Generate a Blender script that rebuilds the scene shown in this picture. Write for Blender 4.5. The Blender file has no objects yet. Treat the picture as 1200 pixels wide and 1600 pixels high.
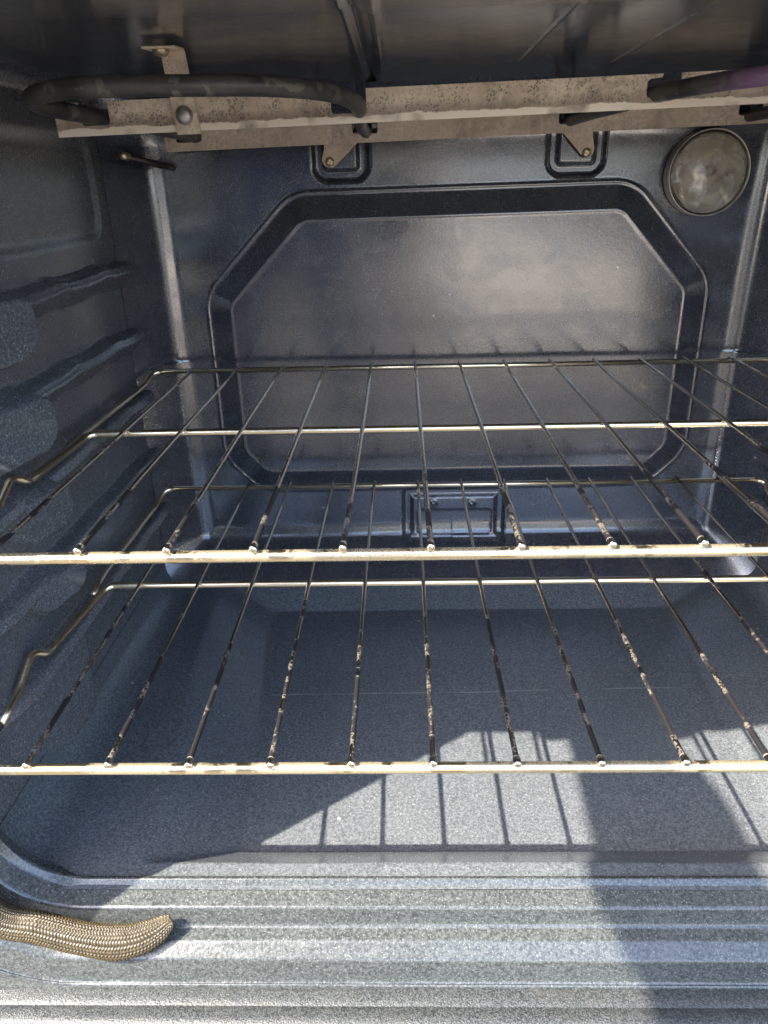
import bpy, bmesh, math, random
import numpy as np
from mathutils import Vector, Matrix

random.seed(7)
scn = bpy.context.scene
C = scn.collection

# ------------------------------------------------------------------ camera
CAM = Vector((0.01536, -0.32971, 0.16546))
PITCH, YAW, ROLL, FPX = 0.41978, 0.03036, -0.02628, 1150.0
def cam_axes():
    cp, sp = math.cos(PITCH), math.sin(PITCH)
    X, F, U = Vector((1, 0, 0)), Vector((0, cp, -sp)), Vector((0, sp, cp))
    Rz = Matrix.Rotation(YAW, 3, 'Z')
    X, F, U = Rz @ X, Rz @ F, Rz @ U
    cr, sr = math.cos(ROLL), math.sin(ROLL)
    return cr * X + sr * U, -sr * X + cr * U, F
RIGHT, UP, FWD = cam_axes()
cd = bpy.data.cameras.new('camera')
cam = bpy.data.objects.new('camera', cd)
C.objects.link(cam)
cam.matrix_world = Matrix(((RIGHT.x, UP.x, -FWD.x, CAM.x), (RIGHT.y, UP.y, -FWD.y, CAM.y),
                           (RIGHT.z, UP.z, -FWD.z, CAM.z), (0, 0, 0, 1)))
cd.sensor_width = 36.0
cd.lens = FPX / 1600 * 36.0
cd.clip_start, cd.clip_end = 0.004, 400
scn.camera = cam

# ------------------------------------------------------------------ sky, sun, exposure
SUN_TO = Vector((-0.69, -0.50, 1.0)).normalized()          # from the scene towards the sun
ELEV = math.asin(SUN_TO.z)
world = bpy.data.worlds.new('World')
scn.world = world
world.use_nodes = True
wn = world.node_tree
sky = wn.nodes.new('ShaderNodeTexSky')
sky.sky_type = 'NISHITA'
sky.sun_disc = False
sky.sun_elevation = ELEV
sky.sun_rotation = math.atan2(SUN_TO.x, SUN_TO.y)
sky.air_density, sky.dust_density, sky.ozone_density = 0.85, 1.8, 1.0
bg = wn.nodes['Background']
bg.inputs['Strength'].default_value = 0.15
wn.links.new(sky.outputs['Color'], bg.inputs['Color'])
sd = bpy.data.lights.new('sun', 'SUN')
sd.energy = 2.75
sd.angle = math.radians(0.53)
sd.color = (1.0, 0.93, 0.80)
sun = bpy.data.objects.new('sun', sd)
C.objects.link(sun)
sun.rotation_euler = SUN_TO.to_track_quat('Z', 'Y').to_euler()
sun.location = (-3, -2, 5)
scn.view_settings.view_transform = 'Standard'
scn.view_settings.look = 'None'
scn.view_settings.exposure = 2.72
scn.view_settings.gamma = 1.0
scn.cycles.max_bounces = 10
scn.cycles.glossy_bounces = 6
scn.cycles.diffuse_bounces = 5
scn.cycles.transmission_bounces = 6
scn.cycles.sample_clamp_indirect = 6.0
scn.cycles.use_denoising = True

# ------------------------------------------------------------------ node helpers
class NT:
    def __init__(self, name):
        self.m = bpy.data.materials.new(name)
        self.m.use_nodes = True
        self.t = self.m.node_tree
        self.b = self.t.nodes['Principled BSDF']
        g = self.t.nodes.new('ShaderNodeNewGeometry')
        self.pos = g.outputs['Position']
        self.oc = self.t.nodes.new('ShaderNodeTexCoord').outputs['Object']
    def n(self, typ, **kw):
        nd = self.t.nodes.new(typ)
        for k, v in kw.items():
            setattr(nd, k, v)
        return nd
    def put(self, sock, v):
        if hasattr(v, 'is_linked') or hasattr(v, 'links'):
            self.t.links.new(v, sock)
        else:
            sock.default_value = v
    def noise(self, vec, scale, detail=3, rough=0.55, dist=0.0):
        nd = self.n('ShaderNodeTexNoise')
        self.put(nd.inputs['Vector'], vec)
        nd.inputs['Scale'].default_value = scale
        nd.inputs['Detail'].default_value = detail
        nd.inputs['Roughness'].default_value = rough
        nd.inputs['Distortion'].default_value = dist
        return nd.outputs['Fac']
    def voro(self, vec, scale, out='Distance', feat='F1'):
        nd = self.n('ShaderNodeTexVoronoi', feature=feat)
        self.put(nd.inputs['Vector'], vec)
        nd.inputs['Scale'].default_value = scale
        return nd.outputs[out]
    def ramp(self, fac, stops, interp='LINEAR'):
        nd = self.n('ShaderNodeValToRGB')
        nd.color_ramp.interpolation = interp
        el = nd.color_ramp.elements
        while len(el) < len(stops):
            el.new(0.5)
        for e, (p, c) in zip(el, stops):
            e.position = p
            e.color = (c, c, c, 1) if isinstance(c, (int, float)) else (*c, 1)
        self.put(nd.inputs['Fac'], fac)
        return nd.outputs['Color']
    def mix(self, fac, a, b, mode='MIX'):
        nd = self.n('ShaderNodeMix', data_type='RGBA', blend_type=mode)
        self.put(nd.inputs[0], fac)
        for s, v in ((6, a), (7, b)):
            if isinstance(v, tuple) and len(v) == 3:
                v = (*v, 1)
            self.put(nd.inputs[s], v)
        return nd.outputs[2]
    def math(self, op, a, b=0.0, clamp=False):
        nd = self.n('ShaderNodeMath', operation=op, use_clamp=clamp)
        self.put(nd.inputs[0], a)
        self.put(nd.inputs[1], b)
        return nd.outputs[0]
    def mapr(self, v, a, b, c=0.0, d=1.0):
        nd = self.n('ShaderNodeMapRange')
        self.put(nd.inputs[0], v)
        for i, x in enumerate((a, b, c, d)):
            self.put(nd.inputs[i + 1], x)
        return nd.outputs[0]
    def sep(self, v):
        nd = self.n('ShaderNodeSeparateXYZ')
        self.put(nd.inputs[0], v)
        return nd.outputs
    def scale(self, v, s):
        nd = self.n('ShaderNodeVectorMath', operation='MULTIPLY')
        self.put(nd.inputs[0], v)
        nd.inputs[1].default_value = s
        return nd.outputs[0]
    def bump(self, h, strength=0.3, dist=0.001, nrm=None):
        nd = self.n('ShaderNodeBump')
        nd.inputs['Strength'].default_value = strength
        nd.inputs['Distance'].default_value = dist
        self.put(nd.inputs['Height'], h)
        if nrm is not None:
            self.put(nd.inputs['Normal'], nrm)
        return nd.outputs['Normal']
    def set(self, **kw):
        for k, v in kw.items():
            k = k.replace('_', ' ')
            if isinstance(v, tuple) and len(v) == 3:
                v = (*v, 1)
            self.put(self.b.inputs[k], v)
        return self.m

def enamel(name, base, fleck, dens=0.8, cell=1000.0, peel=0.25, rough=0.2, film=0.5, ior=1.95, wave=0.05, spark=0.6, contrast=1.0):
    k = NT(name)
    p = k.pos
    tone = k.noise(p, 9, 4)
    col = k.mix(tone, tuple(c * 0.75 for c in base), tuple(c * 1.3 for c in base))
    # pale glass flecks fused into the enamel, two sizes
    rnd = k.sep(k.voro(p, cell, 'Color'))[0]
    dst = k.voro(p, cell, 'Distance')
    f1 = k.math('MULTIPLY', k.mapr(rnd, dens, dens + 0.12), k.mapr(dst, 0.55, 0.25))
    rnd2 = k.sep(k.voro(p, cell * 0.47, 'Color'))[1]
    dst2 = k.voro(p, cell * 0.47, 'Distance')
    f2 = k.math('MULTIPLY', k.mapr(rnd2, dens + 0.06, 0.99), k.mapr(dst2, 0.42, 0.15))
    f = k.math('MAXIMUM', f1, f2)
    grain = k.math('ADD', k.math('MULTIPLY', k.noise(p, 520, 2, 0.6), 0.62), k.math('MULTIPLY', k.noise(p, 1100, 1, 0.5), 0.38))
    col = k.mix(k.mapr(grain, 0.5 - 0.14 / contrast, 0.5 + 0.14 / contrast), k.mix(0.30, col, (0.0, 0.0, 0.0)), k.mix(0.45, col, fleck))
    col = k.mix(k.math('MULTIPLY', f, spark), col, fleck)
    # cloudy film of old oven cleaner / grease
    haze = k.ramp(k.noise(p, 26, 6, 0.6, 0.6), [(0.45, 0.0), (0.75, 1.0)])
    col = k.mix(k.math('MULTIPLY', haze, 0.10 * film), col, (0.42, 0.42, 0.40))
    # smudges, wipe marks and specks
    sp = k.mapr(k.voro(p, 47, 'Distance'), 0.085, 0.05)
    spr = k.mapr(k.sep(k.voro(p, 47, 'Color'))[2], 0.9, 0.95)
    col = k.mix(k.math('MULTIPLY', k.math('MULTIPLY', sp, spr), 0.6), col, (0.40, 0.40, 0.38))
    wipe = k.ramp(k.noise(k.scale(p, (14, 60, 60)), 1.0, 5, 0.6, 1.5), [(0.42, 0.0), (0.7, 1.0)])
    r = k.math('ADD', k.mapr(haze, 0, 1, rough, rough + 0.10), k.math('MULTIPLY', wipe, 0.03))
    r = k.math('ADD', r, k.math('MULTIPLY', f, 0.10))
    n1 = k.noise(p, 420, 2, 0.5)
    n2 = k.noise(p, 1500, 2, 0.5)
    nb = k.bump(n1, peel, 0.0006)
    nb = k.bump(n2, peel * 0.8, 0.00025, nb)
    nb = k.bump(k.noise(p, 22, 2, 0.5), wave, 0.004, nb)
    return k.set(Base_Color=col, Roughness=r, Normal=nb, IOR=ior)

M = {}
M['enamel'] = enamel('blue_black_enamel', (0.019, 0.023, 0.033), (0.080, 0.090, 0.112), 0.82, 1150, 0.06, 0.15, 0.12, 2.1, 0.035)
M['ceiling_enamel'] = enamel('ceiling_enamel', (0.040, 0.043, 0.050), (0.20, 0.21, 0.23), 0.86, 900, 0.08, 0.12, 0.3, 1.95, 0.03, 0.9)
M['wall_enamel'] = enamel('side_wall_enamel', (0.086, 0.086, 0.089), (0.25, 0.265, 0.29), 0.80, 1000, 0.14, 0.19, 0.2, 1.95, 0.03, 0.8, 1.2)
M['floor_enamel'] = enamel('floor_enamel', (0.090, 0.101, 0.111), (0.20, 0.212, 0.22), 0.80, 850, 0.24, 0.15, 0.10, 1.8, 0.03, 0.75, 1.3)
M['frame_enamel'] = enamel('frame_enamel', (0.043, 0.048, 0.046), (0.14, 0.15, 0.146), 0.80, 1000, 0.22, 0.19, 0.06, 1.7, 0.02, 0.8, 1.3)
def floor_marks(m):
    """a rack bar reflection painted as a long pale line across the pan and a few boiled-over rings, on top of the floor's own colour"""
    t = m.node_tree
    k = NT.__new__(NT); k.m = m; k.t = t; k.b = t.nodes['Principled BSDF']
    p = next(n for n in t.nodes if n.type == 'NEW_GEOMETRY').outputs['Position']
    src = k.b.inputs['Base Color'].links[0].from_socket
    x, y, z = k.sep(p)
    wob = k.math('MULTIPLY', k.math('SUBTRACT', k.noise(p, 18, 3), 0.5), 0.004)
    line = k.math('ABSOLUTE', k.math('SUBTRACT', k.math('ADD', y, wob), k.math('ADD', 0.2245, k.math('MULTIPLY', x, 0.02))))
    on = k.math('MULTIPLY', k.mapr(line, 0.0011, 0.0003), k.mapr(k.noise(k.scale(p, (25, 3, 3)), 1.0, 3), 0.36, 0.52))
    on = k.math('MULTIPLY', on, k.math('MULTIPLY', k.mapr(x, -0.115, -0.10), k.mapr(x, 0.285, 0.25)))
    col = k.mix(k.math('MULTIPLY', on, 0.40), src, (0.36, 0.37, 0.36))  # pale line in the floor colour standing in for a rack bar's reflection
    v = k.voro(p, 9.0, 'Distance')
    ring = k.math('MULTIPLY', k.mapr(k.math('ABSOLUTE', k.math('SUBTRACT', k.math('ADD', v, k.math('MULTIPLY', k.noise(p, 40, 3), 0.03)), 0.235)), 0.022, 0.004), k.mapr(k.sep(k.voro(p, 9.0, 'Color'))[1], 0.78, 0.82))
    col = k.mix(k.math('MULTIPLY', ring, k.math('MULTIPLY', k.mapr(k.noise(p, 30, 4), 0.45, 0.62), 0.30)), col, (0.34, 0.33, 0.30))
    drip = k.math('MULTIPLY', k.mapr(k.noise(p, 33, 5, 0.62), 0.69, 0.73), 0.35)
    col = k.mix(drip, col, (0.05, 0.048, 0.045))
    cr = k.math('MULTIPLY', k.mapr(k.voro(p, 30, 'Distance'), 0.045, 0.030), k.mapr(k.sep(k.voro(p, 30, 'Color'))[0], 0.86, 0.88))
    col = k.mix(k.math('MULTIPLY', cr, 0.8), col, (0.42, 0.43, 0.42))
    ck = k.math('MULTIPLY', k.mapr(k.voro(p, 26, 'Distance'), 0.035, 0.026), k.mapr(k.sep(k.voro(p, 26, 'Color'))[1], 0.90, 0.92))
    col = k.mix(k.math('MULTIPLY', ck, 0.9), col, (0.012, 0.011, 0.010))
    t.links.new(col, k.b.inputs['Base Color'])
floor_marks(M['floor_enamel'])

def wire_mat(name, soot, tint, nib=False):
    k = NT(name)
    p = k.pos
    y = k.sep(p)[1]
    heat = k.noise(p, 30, 3)
    col = k.mix(heat, tuple(c * 0.85 for c in tint), tint)
    near = k.mapr(y, 0.27, 0.02)                      # baked-on spatter is where food boiled over, near the front
    blot = k.noise(k.scale(p, (34, 26, 34)), 1.0, 3, 0.55)
    blot2 = k.noise(p, 420, 4, 0.65)
    mask = k.math('ADD', blot, k.math('MULTIPLY', k.math('SUBTRACT', blot2, 0.5), 0.28))
    thr = k.mapr(near, 0, 1, 0.72, 0.43)
    dark = k.math('MULTIPLY', k.mapr(k.math('SUBTRACT', mask, thr), 0.0, 0.05), soot, True)
    col = k.mix(dark, col, (0.016, 0.014, 0.014))
    ash = k.math('ADD', k.noise(k.scale(p, (55, 30, 55)), 1.0, 2, 0.5), k.math('MULTIPLY', k.math('SUBTRACT', blot2, 0.5), 0.5))
    am = k.math('MULTIPLY', k.mapr(k.math('SUBTRACT', ash, k.mapr(near, 0, 1, 0.88, 0.655)), 0.0, 0.03), soot, True)
    col = k.mix(am, col, (0.17, 0.19, 0.21))
    rusty = k.math('MULTIPLY', k.mapr(k.noise(p, 47, 3), 0.70, 0.74), k.math('MULTIPLY', near, 0.6 * soot), True)
    col = k.mix(rusty, col, (0.07, 0.022, 0.012))
    notm = k.math('MAXIMUM', k.math('MAXIMUM', dark, am), rusty)
    if nib:
        ly = k.sep(k.oc)[1]
        nb = k.mapr(ly, 0.0022, 0.0008)
        col = k.mix(nb, col, (0.95, 0.85, 0.70))
        notm = k.math('MULTIPLY', notm, k.math('SUBTRACT', 1.0, nb))
    r = k.mapr(notm, 0, 1, 0.12 if nib else 0.17, 0.45)
    r = k.math('ADD', r, k.math('MULTIPLY', k.noise(p, 500, 2), 0.08))
    met = k.mapr(notm, 0, 1, 1.0, 0.0)
    return k.set(Base_Color=col, Roughness=r, Metallic=met, Normal=k.bump(blot2, 0.2, 0.0004))
M['rod'] = wire_mat('sooted_rack_rod', 1.0, (0.66, 0.56, 0.44), True)
M['bar'] = wire_mat('chrome_rack_bar', 0.0, (1.0, 0.86, 0.61))
M['front_bar'] = wire_mat('worn_chrome_front_bar', 0.22, (1.0, 0.84, 0.56))

def element_mat():
    k = NT('heating_element_sheath')
    p = k.pos
    x = k.sep(p)[0]
    b = k.noise(p, 60, 4, 0.6)
    col = k.mix(k.mapr(b, 0.35, 0.7), (0.045, 0.041, 0.037), (0.10, 0.092, 0.082))
    sm = k.mapr(k.noise(p, 110, 2, 0.4), 0.60, 0.63)
    col = k.mix(k.math('MULTIPLY', sm, 0.45), col, (0.22, 0.20, 0.17))
    pur = k.math('MULTIPLY', k.mapr(k.math('ADD', x, k.math('MULTIPLY', b, 0.01)), 0.194, 0.207), k.mapr(k.sep(p)[1], 0.2, 0.17))
    col = k.mix(pur, col, (0.22, 0.13, 0.23))
    return k.set(Base_Color=col, Roughness=k.mapr(b, 0.3, 0.7, 0.33, 0.55), Metallic=0.25,
                 Normal=k.bump(k.noise(p, 700, 3), 0.2, 0.0003))
M['element'] = element_mat()

def rail_mat(name, strip):
    k = NT(name)
    p = k.oc
    x, y, z = k.sep(p)
    g = k.noise(p, 260, 5, 0.7)
    col = k.mix(k.mapr(g, 0.3, 0.72), (0.46, 0.375, 0.285), (0.84, 0.72, 0.57))
    col = k.mix(k.mapr(k.noise(p, 34, 3), 0.4, 0.7), col, (0.58, 0.46, 0.345))
    stain = k.mapr(k.noise(p, 22, 5, 0.7, 0.8), 0.50, 0.68)
    col = k.mix(k.math('MULTIPLY', stain, 0.55), col, (0.20, 0.14, 0.095))
    if strip:
        e = k.math('ADD', z, k.math('MULTIPLY', k.noise(p, 60, 5, 0.65), -0.0062))
        pits = k.math('MULTIPLY', k.mapr(k.voro(p, 620, 'Distance'), 0.52, 0.25),
                      k.mapr(k.noise(p, 85, 4, 0.65), 0.40, 0.58))
        brown = k.mapr(e, 0.0085, 0.0028)
        col = k.mix(k.math('MULTIPLY', brown, 0.55), col, (0.10, 0.075, 0.055))
        col = k.mix(k.math('MULTIPLY', pits, 0.75), col, (0.055, 0.045, 0.042))
        clean = k.math('MULTIPLY', k.mapr(e, 0.0014, 0.0008), k.mapr(k.noise(p, 20, 3), 0.40, 0.47), True)
        col = k.mix(clean, col, (0.78, 0.69, 0.56))
    else:
        pits = k.math('MULTIPLY', k.mapr(k.voro(p, 480, 'Distance'), 0.35, 0.15), k.mapr(k.noise(p, 60, 3), 0.5, 0.65))
        col = k.mix(k.math('MULTIPLY', pits, 0.6), col, (0.09, 0.07, 0.055))
    return k.set(Base_Color=col, Roughness=0.55, Metallic=0.0, Normal=k.bump(g, 0.25, 0.0004))
M['rail'] = rail_mat('heat_stained_steel', True)
M['rail_plain'] = rail_mat('heat_tinted_steel', False)

def simple(name, col, rough=0.4, metal=0.0, var=0.2, scale=60, bump=0.1, **kw):
    k = NT(name)
    f = k.noise(k.pos, scale, 4)
    c = k.mix(f, tuple(x * (1 - var) for x in col), tuple(min(1, x * (1 + var)) for x in col))
    return k.set(Base_Color=c, Roughness=k.mapr(f, 0.2, 0.8, rough * 0.85, min(1, rough * 1.15)), Metallic=metal,
                 Normal=k.bump(k.noise(k.pos, scale * 9, 2), bump, 0.0005), **kw)
M['screw'] = simple('brass_screw', (0.55, 0.46, 0.30), 0.3, 0.9, 0.3, 400)
M['bolt'] = simple('steel_bolt', (0.42, 0.41, 0.39), 0.35, 0.9, 0.3, 300)
M['reflector'] = simple('lamp_reflector', (0.80, 0.75, 0.66), 0.34, 0.1, 0.25, 70, 0.3)
M['rim'] = simple('lamp_rim_steel', (0.62, 0.56, 0.48), 0.32, 0.6, 0.3, 200)
M['porcelain'] = simple('bulb_opal', (0.28, 0.20, 0.13), 0.35, 0, 0.4, 190)
M['probe'] = simple('probe_steel', (0.05, 0.042, 0.036), 0.4, 0.5, 0.3, 200)
M['body'] = simple('oven_body_enamel', (0.035, 0.035, 0.037), 0.3, 0, 0.1, 30)
M['steel'] = simple('brushed_steel', (0.5, 0.49, 0.47), 0.3, 1.0, 0.08, 90)
M['cooktop'] = simple('black_glass', (0.012, 0.012, 0.013), 0.12, 0, 0.1, 20, 0.02)
M['skin'] = simple('skin', (0.42, 0.25, 0.18), 0.5, 0, 0.12, 40)
M['shirt'] = simple('grey_shirt_cloth', (0.10, 0.11, 0.13), 0.85, 0, 0.15, 120, 0.3)
M['jeans'] = simple('jeans_cloth', (0.05, 0.07, 0.12), 0.85, 0, 0.2, 160, 0.3)
M['hair'] = simple('hair', (0.03, 0.02, 0.014), 0.55, 0, 0.3, 200, 0.4)
M['shoe'] = simple('shoe_rubber', (0.04, 0.04, 0.04), 0.7)
M['eye'] = simple('eye_white', (0.7, 0.68, 0.64), 0.2)
M['phone'] = simple('phone_shell', (0.02, 0.02, 0.022), 0.25)
k = NT('lamp_glass')
M['glass'] = k.set(Base_Color=(0.90, 0.87, 0.80), Roughness=k.mapr(k.noise(k.pos, 70, 4), 0.35, 0.7, 0.02, 0.18),
                   Transmission_Weight=k.mapr(k.noise(k.pos, 60, 4), 0.40, 0.72, 0.96, 0.55), IOR=1.48, Normal=k.bump(k.noise(k.pos, 60, 2), 0.45, 0.003))

def added_concrete():
    k = NT('added_path_concrete')
    p = k.pos
    a = k.noise(p, 1.3, 5)
    b = k.noise(p, 40, 5, 0.7)
    col = k.mix(a, (0.60, 0.51, 0.40), (0.72, 0.63, 0.51))
    col = k.mix(k.mapr(b, 0.4, 0.75), col, (0.33, 0.29, 0.24))
    return k.set(Base_Color=col, Roughness=0.85, Normal=k.bump(b, 0.4, 0.004))
M['added_concrete'] = added_concrete()

M['soil'] = simple('dark_ground', (0.075, 0.063, 0.048), 0.9, 0, 0.3, 3, 0.5)
M['render'] = simple('added_wall_render', (0.60, 0.53, 0.44), 0.85, 0, 0.08, 8, 0.3)
M['timber'] = simple('dark_timber', (0.055, 0.042, 0.032), 0.75, 0, 0.3, 12, 0.3)
def gasket_mat():
    k = NT('braided_glass_fibre')
    at = k.n('ShaderNodeAttribute', attribute_name='strand')
    h = at.outputs['Fac']
    g = k.noise(k.pos, 240, 4, 0.6)
    col = k.mix(k.mapr(g, 0.3, 0.7), (0.052, 0.038, 0.018), (0.088, 0.066, 0.033))
    col = k.mix(k.mapr(h, 0.55, 0.10), col, (0.012, 0.007, 0.003))
    col = k.mix(k.math('MULTIPLY', k.mapr(k.noise(k.pos, 45, 3), 0.5, 0.7), 0.4), col, (0.055, 0.036, 0.018))
    return k.set(Base_Color=col, Roughness=0.34, IOR=1.45, Normal=k.bump(k.noise(k.pos, 2600, 2), 0.3, 0.0002))
M['gasket'] = gasket_mat()

# ------------------------------------------------------------------ mesh helpers
def link(name, me, mat=None, parent=None, smooth=True):
    o = bpy.data.objects.new(name, me)
    C.objects.link(o)
    if mat is not None:
        me.materials.append(mat)
    if smooth and len(me.polygons):
        me.polygons.foreach_set('use_smooth', np.ones(len(me.polygons), bool))
    if parent is not None:
        o.parent = parent
    return o

def tag(o, label=None, cat=None, group=None, kind=None):
    for a, v in (('label', label), ('category', cat), ('group', group), ('kind', kind)):
        if v:
            o[a] = v
    return o

def empty(name, loc=(0, 0, 0)):
    o = bpy.data.objects.new(name, None)
    o.empty_display_size = 0.05
    C.objects.link(o)
    o.location = loc
    return o

def grid_mesh(name, X, Y, Z, flip=False, wrap=False):
    nv, nu = X.shape
    co = np.stack([X, Y, Z], -1).reshape(-1, 3).astype(np.float32)
    jj = nu if wrap else nu - 1
    i, j = np.meshgrid(np.arange(nv - 1), np.arange(jj), indexing='ij')
    j2 = (j + 1) % nu
    q = np.stack([i * nu + j, i * nu + j2, (i + 1) * nu + j2, (i + 1) * nu + j], -1).reshape(-1, 4)
    if flip:
        q = q[:, ::-1]
    me = bpy.data.meshes.new(name)
    me.vertices.add(len(co)); me.vertices.foreach_set('co', co.ravel())
    me.loops.add(q.size); me.loops.foreach_set('vertex_index', q.ravel().astype(np.int32))
    me.polygons.add(len(q)); me.polygons.foreach_set('loop_start', np.arange(0, q.size, 4, dtype=np.int32))
    me.update(calc_edges=True)
    return me

def tube_mesh(name, pts, r, seg=12, cap=True, radii=None):
    P = [Vector(p) for p in pts]
    n = len(P)
    bm = bmesh.new()
    rings = []
    prev = None
    for i in range(n):
        t = (P[min(i + 1, n - 1)] - P[max(i - 1, 0)]).normalized()
        if prev is None:
            a = Vector((0, 0, 1)) if abs(t.z) < 0.9 else Vector((1, 0, 0))
            u = t.cross(a).normalized()
        else:
            u = (prev - t * prev.dot(t)).normalized()
        prev = u
        v = t.cross(u)
        rr = radii[i] if radii else r
        rings.append([bm.verts.new(P[i] + rr * (math.cos(2 * math.pi * k / seg) * u + math.sin(2 * math.pi * k / seg) * v)) for k in range(seg)])
    for a, b in zip(rings, rings[1:]):
        for k in range(seg):
            bm.faces.new((a[k], a[(k + 1) % seg], b[(k + 1) % seg], b[k]))
    if cap:
        bm.faces.new(rings[0][::-1]); bm.faces.new(rings[-1])
    bmesh.ops.recalc_face_normals(bm, faces=bm.faces)
    me = bpy.data.meshes.new(name)
    bm.to_mesh(me); bm.free()
    return me

def smooth_path(pts, n=8):
    """Catmull-Rom through the points."""
    P = [Vector(p) for p in pts]
    P = [2 * P[0] - P[1]] + P + [2 * P[-1] - P[-2]]
    out = []
    for i in range(1, len(P) - 2):
        for k in range(n):
            t = k / n
            a, b, c, d = P[i - 1:i + 3]
            out.append(0.5 * ((2 * b) + (c - a) * t + (2 * a - 5 * b + 4 * c - d) * t * t + (3 * b - a - 3 * c + d) * t ** 3))
    out.append(P[-2])
    return out

def round_path(pts, r, n=6):
    """polyline with its corners rounded."""
    P = [Vector(p) for p in pts]
    out = [P[0]]
    for a, b, c in zip(P, P[1:], P[2:]):
        d1, d2 = (a - b), (c - b)
        rr = min(r, d1.length * 0.45, d2.length * 0.45)
        s, e = b + d1.normalized() * rr, b + d2.normalized() * rr
        for k in range(n + 1):
            t = k / n
            out.append((1 - t) ** 2 * s + 2 * t * (1 - t) * b + t * t * e)
    out.append(P[-1])
    return out

def box_mesh(name, x0, x1, y0, y1, z0, z1, bev=0.002, seg=2):
    bm = bmesh.new()
    bmesh.ops.create_cube(bm, size=1)
    for v in bm.verts:
        v.co = Vector(((x0 + x1) / 2 + v.co.x * (x1 - x0), (y0 + y1) / 2 + v.co.y * (y1 - y0), (z0 + z1) / 2 + v.co.z * (z1 - z0)))
    if bev:
        bmesh.ops.bevel(bm, geom=bm.edges[:], offset=bev, segments=seg, affect='EDGES', profile=0.5)
    me = bpy.data.meshes.new(name)
    bm.to_mesh(me); bm.free()
    return me

def plate_mesh(name, outline, t, bev=0.0003):
    """outline in (x, z), front face at y=0, thickness t towards +y."""
    bm = bmesh.new()
    vs = [bm.verts.new((x, 0, z)) for x, z in outline]
    f = bm.faces.new(vs)
    ret = bmesh.ops.extrude_face_region(bm, geom=[f])
    for g in ret['geom']:
        if isinstance(g, bmesh.types.BMVert):
            g.co.y += t
    bmesh.ops.triangulate(bm, faces=[f for f in bm.faces if len(f.verts) > 4])
    bmesh.ops.recalc_face_normals(bm, faces=bm.faces)
    me = bpy.data.meshes.new(name)
    bm.to_mesh(me); bm.free()
    return me

def lathe_mesh(name, prof, seg=48, axis='Y', wob=0.0):
    """prof of (r, h); revolved about the axis, h along it."""
    a = np.linspace(0, 2 * np.pi, seg, endpoint=False)
    R = np.array([p[0] for p in prof])[:, None] * (1 + wob * np.sin(a * 5)[None])
    H = np.array([p[1] for p in prof])[:, None] + 0 * a[None]
    U, V = R * np.cos(a)[None], R * np.sin(a)[None]
    if axis == 'Y':
        me = grid_mesh(name, U, H, V, wrap=True)
    else:
        me = grid_mesh(name, U, V, H, wrap=True, flip=True)
    bm = bmesh.new(); bm.from_mesh(me)
    bmesh.ops.remove_doubles(bm, verts=bm.verts, dist=1e-6)
    bmesh.ops.recalc_face_normals(bm, faces=bm.faces)
    bm.to_mesh(me); bm.free()
    return me

def sstep(x, a, b):
    t = np.clip((x - a) / (b - a), 0, 1)
    return t * t * (3 - 2 * t)

def ramp_soft(x, w, s):
    """1 for x<0 falling to 0 at x>w: a straight slope whose two ends are rounded over s."""
    def sp(v):
        return np.where(v < -s, 0, np.where(v > s, v, (v + s) ** 2 / (4 * s)))
    return np.clip(1 - (sp(x) - sp(x - w)) / w, 0, 1)

def sd_rrect(x, z, x0, x1, z0, z1, r):
    qx = np.abs(x - (x0 + x1) / 2) - (x1 - x0) / 2 + r
    qz = np.abs(z - (z0 + z1) / 2) - (z1 - z0) / 2 + r
    return np.hypot(np.maximum(qx, 0), np.maximum(qz, 0)) + np.minimum(np.maximum(qx, qz), 0) - r

def sd_poly(x, z, pts, r):
    """signed distance to a convex polygon (counter-clockwise) with corners rounded by r."""
    pts = np.array(pts, float)
    n = len(pts)
    c = pts.mean(0)
    # shrink each side inwards by r
    A, B = pts, np.roll(pts, -1, 0)
    e = B - A
    nr = np.stack([e[:, 1], -e[:, 0]], 1) / np.hypot(e[:, 0], e[:, 1])[:, None]
    off = (A * nr).sum(1) - r
    Q = []
    for i in range(n):
        j = (i - 1) % n
        Q.append(np.linalg.solve(np.stack([nr[j], nr[i]]), [off[j], off[i]]))
    Q = np.array(Q)
    d2 = np.full(x.shape, 1e9)
    inside = np.full(x.shape, -1e9)
    for i in range(n):
        a, b = Q[i], Q[(i + 1) % n]
        ex, ez = b - a
        t = np.clip(((x - a[0]) * ex + (z - a[1]) * ez) / (ex * ex + ez * ez), 0, 1)
        d2 = np.minimum(d2, (x - a[0] - t * ex) ** 2 + (z - a[1] - t * ez) ** 2)
        inside = np.maximum(inside, x * nr[i, 0] + z * nr[i, 1] - off[i])
    return np.where(inside <= 0, -np.sqrt(d2), np.sqrt(d2)) - r

def fillet(d, r):
    d = np.clip(d, 0, r)
    return r - np.sqrt(np.maximum(r * r - (r - d) ** 2, 0))

def lines(a, b, step, dense=()):
    """grid positions from a to b, denser within each (c, half width, step)."""
    v = list(np.arange(a, b, step)) + [b]
    for c, h, s in dense:
        v += list(np.arange(max(a, c - h), min(b, c + h), s))
    v = np.unique(np.round(v, 5))
    keep = [v[0]]
    for q in v[1:]:
        if q - keep[-1] > 0.00035:
            keep.append(q)
    keep[-1] = b
    return np.array(keep)

# ------------------------------------------------------------------ measures of the oven
XL, XR, YB, ZF, ZC = -0.255, 0.400, 0.440, -0.245, 0.247
RL, RR = 0.037, 0.046
GUIDES = [0.1035, 0.041, -0.0215, -0.084, -0.1465]      # shelf heights pressed in the side walls

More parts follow.
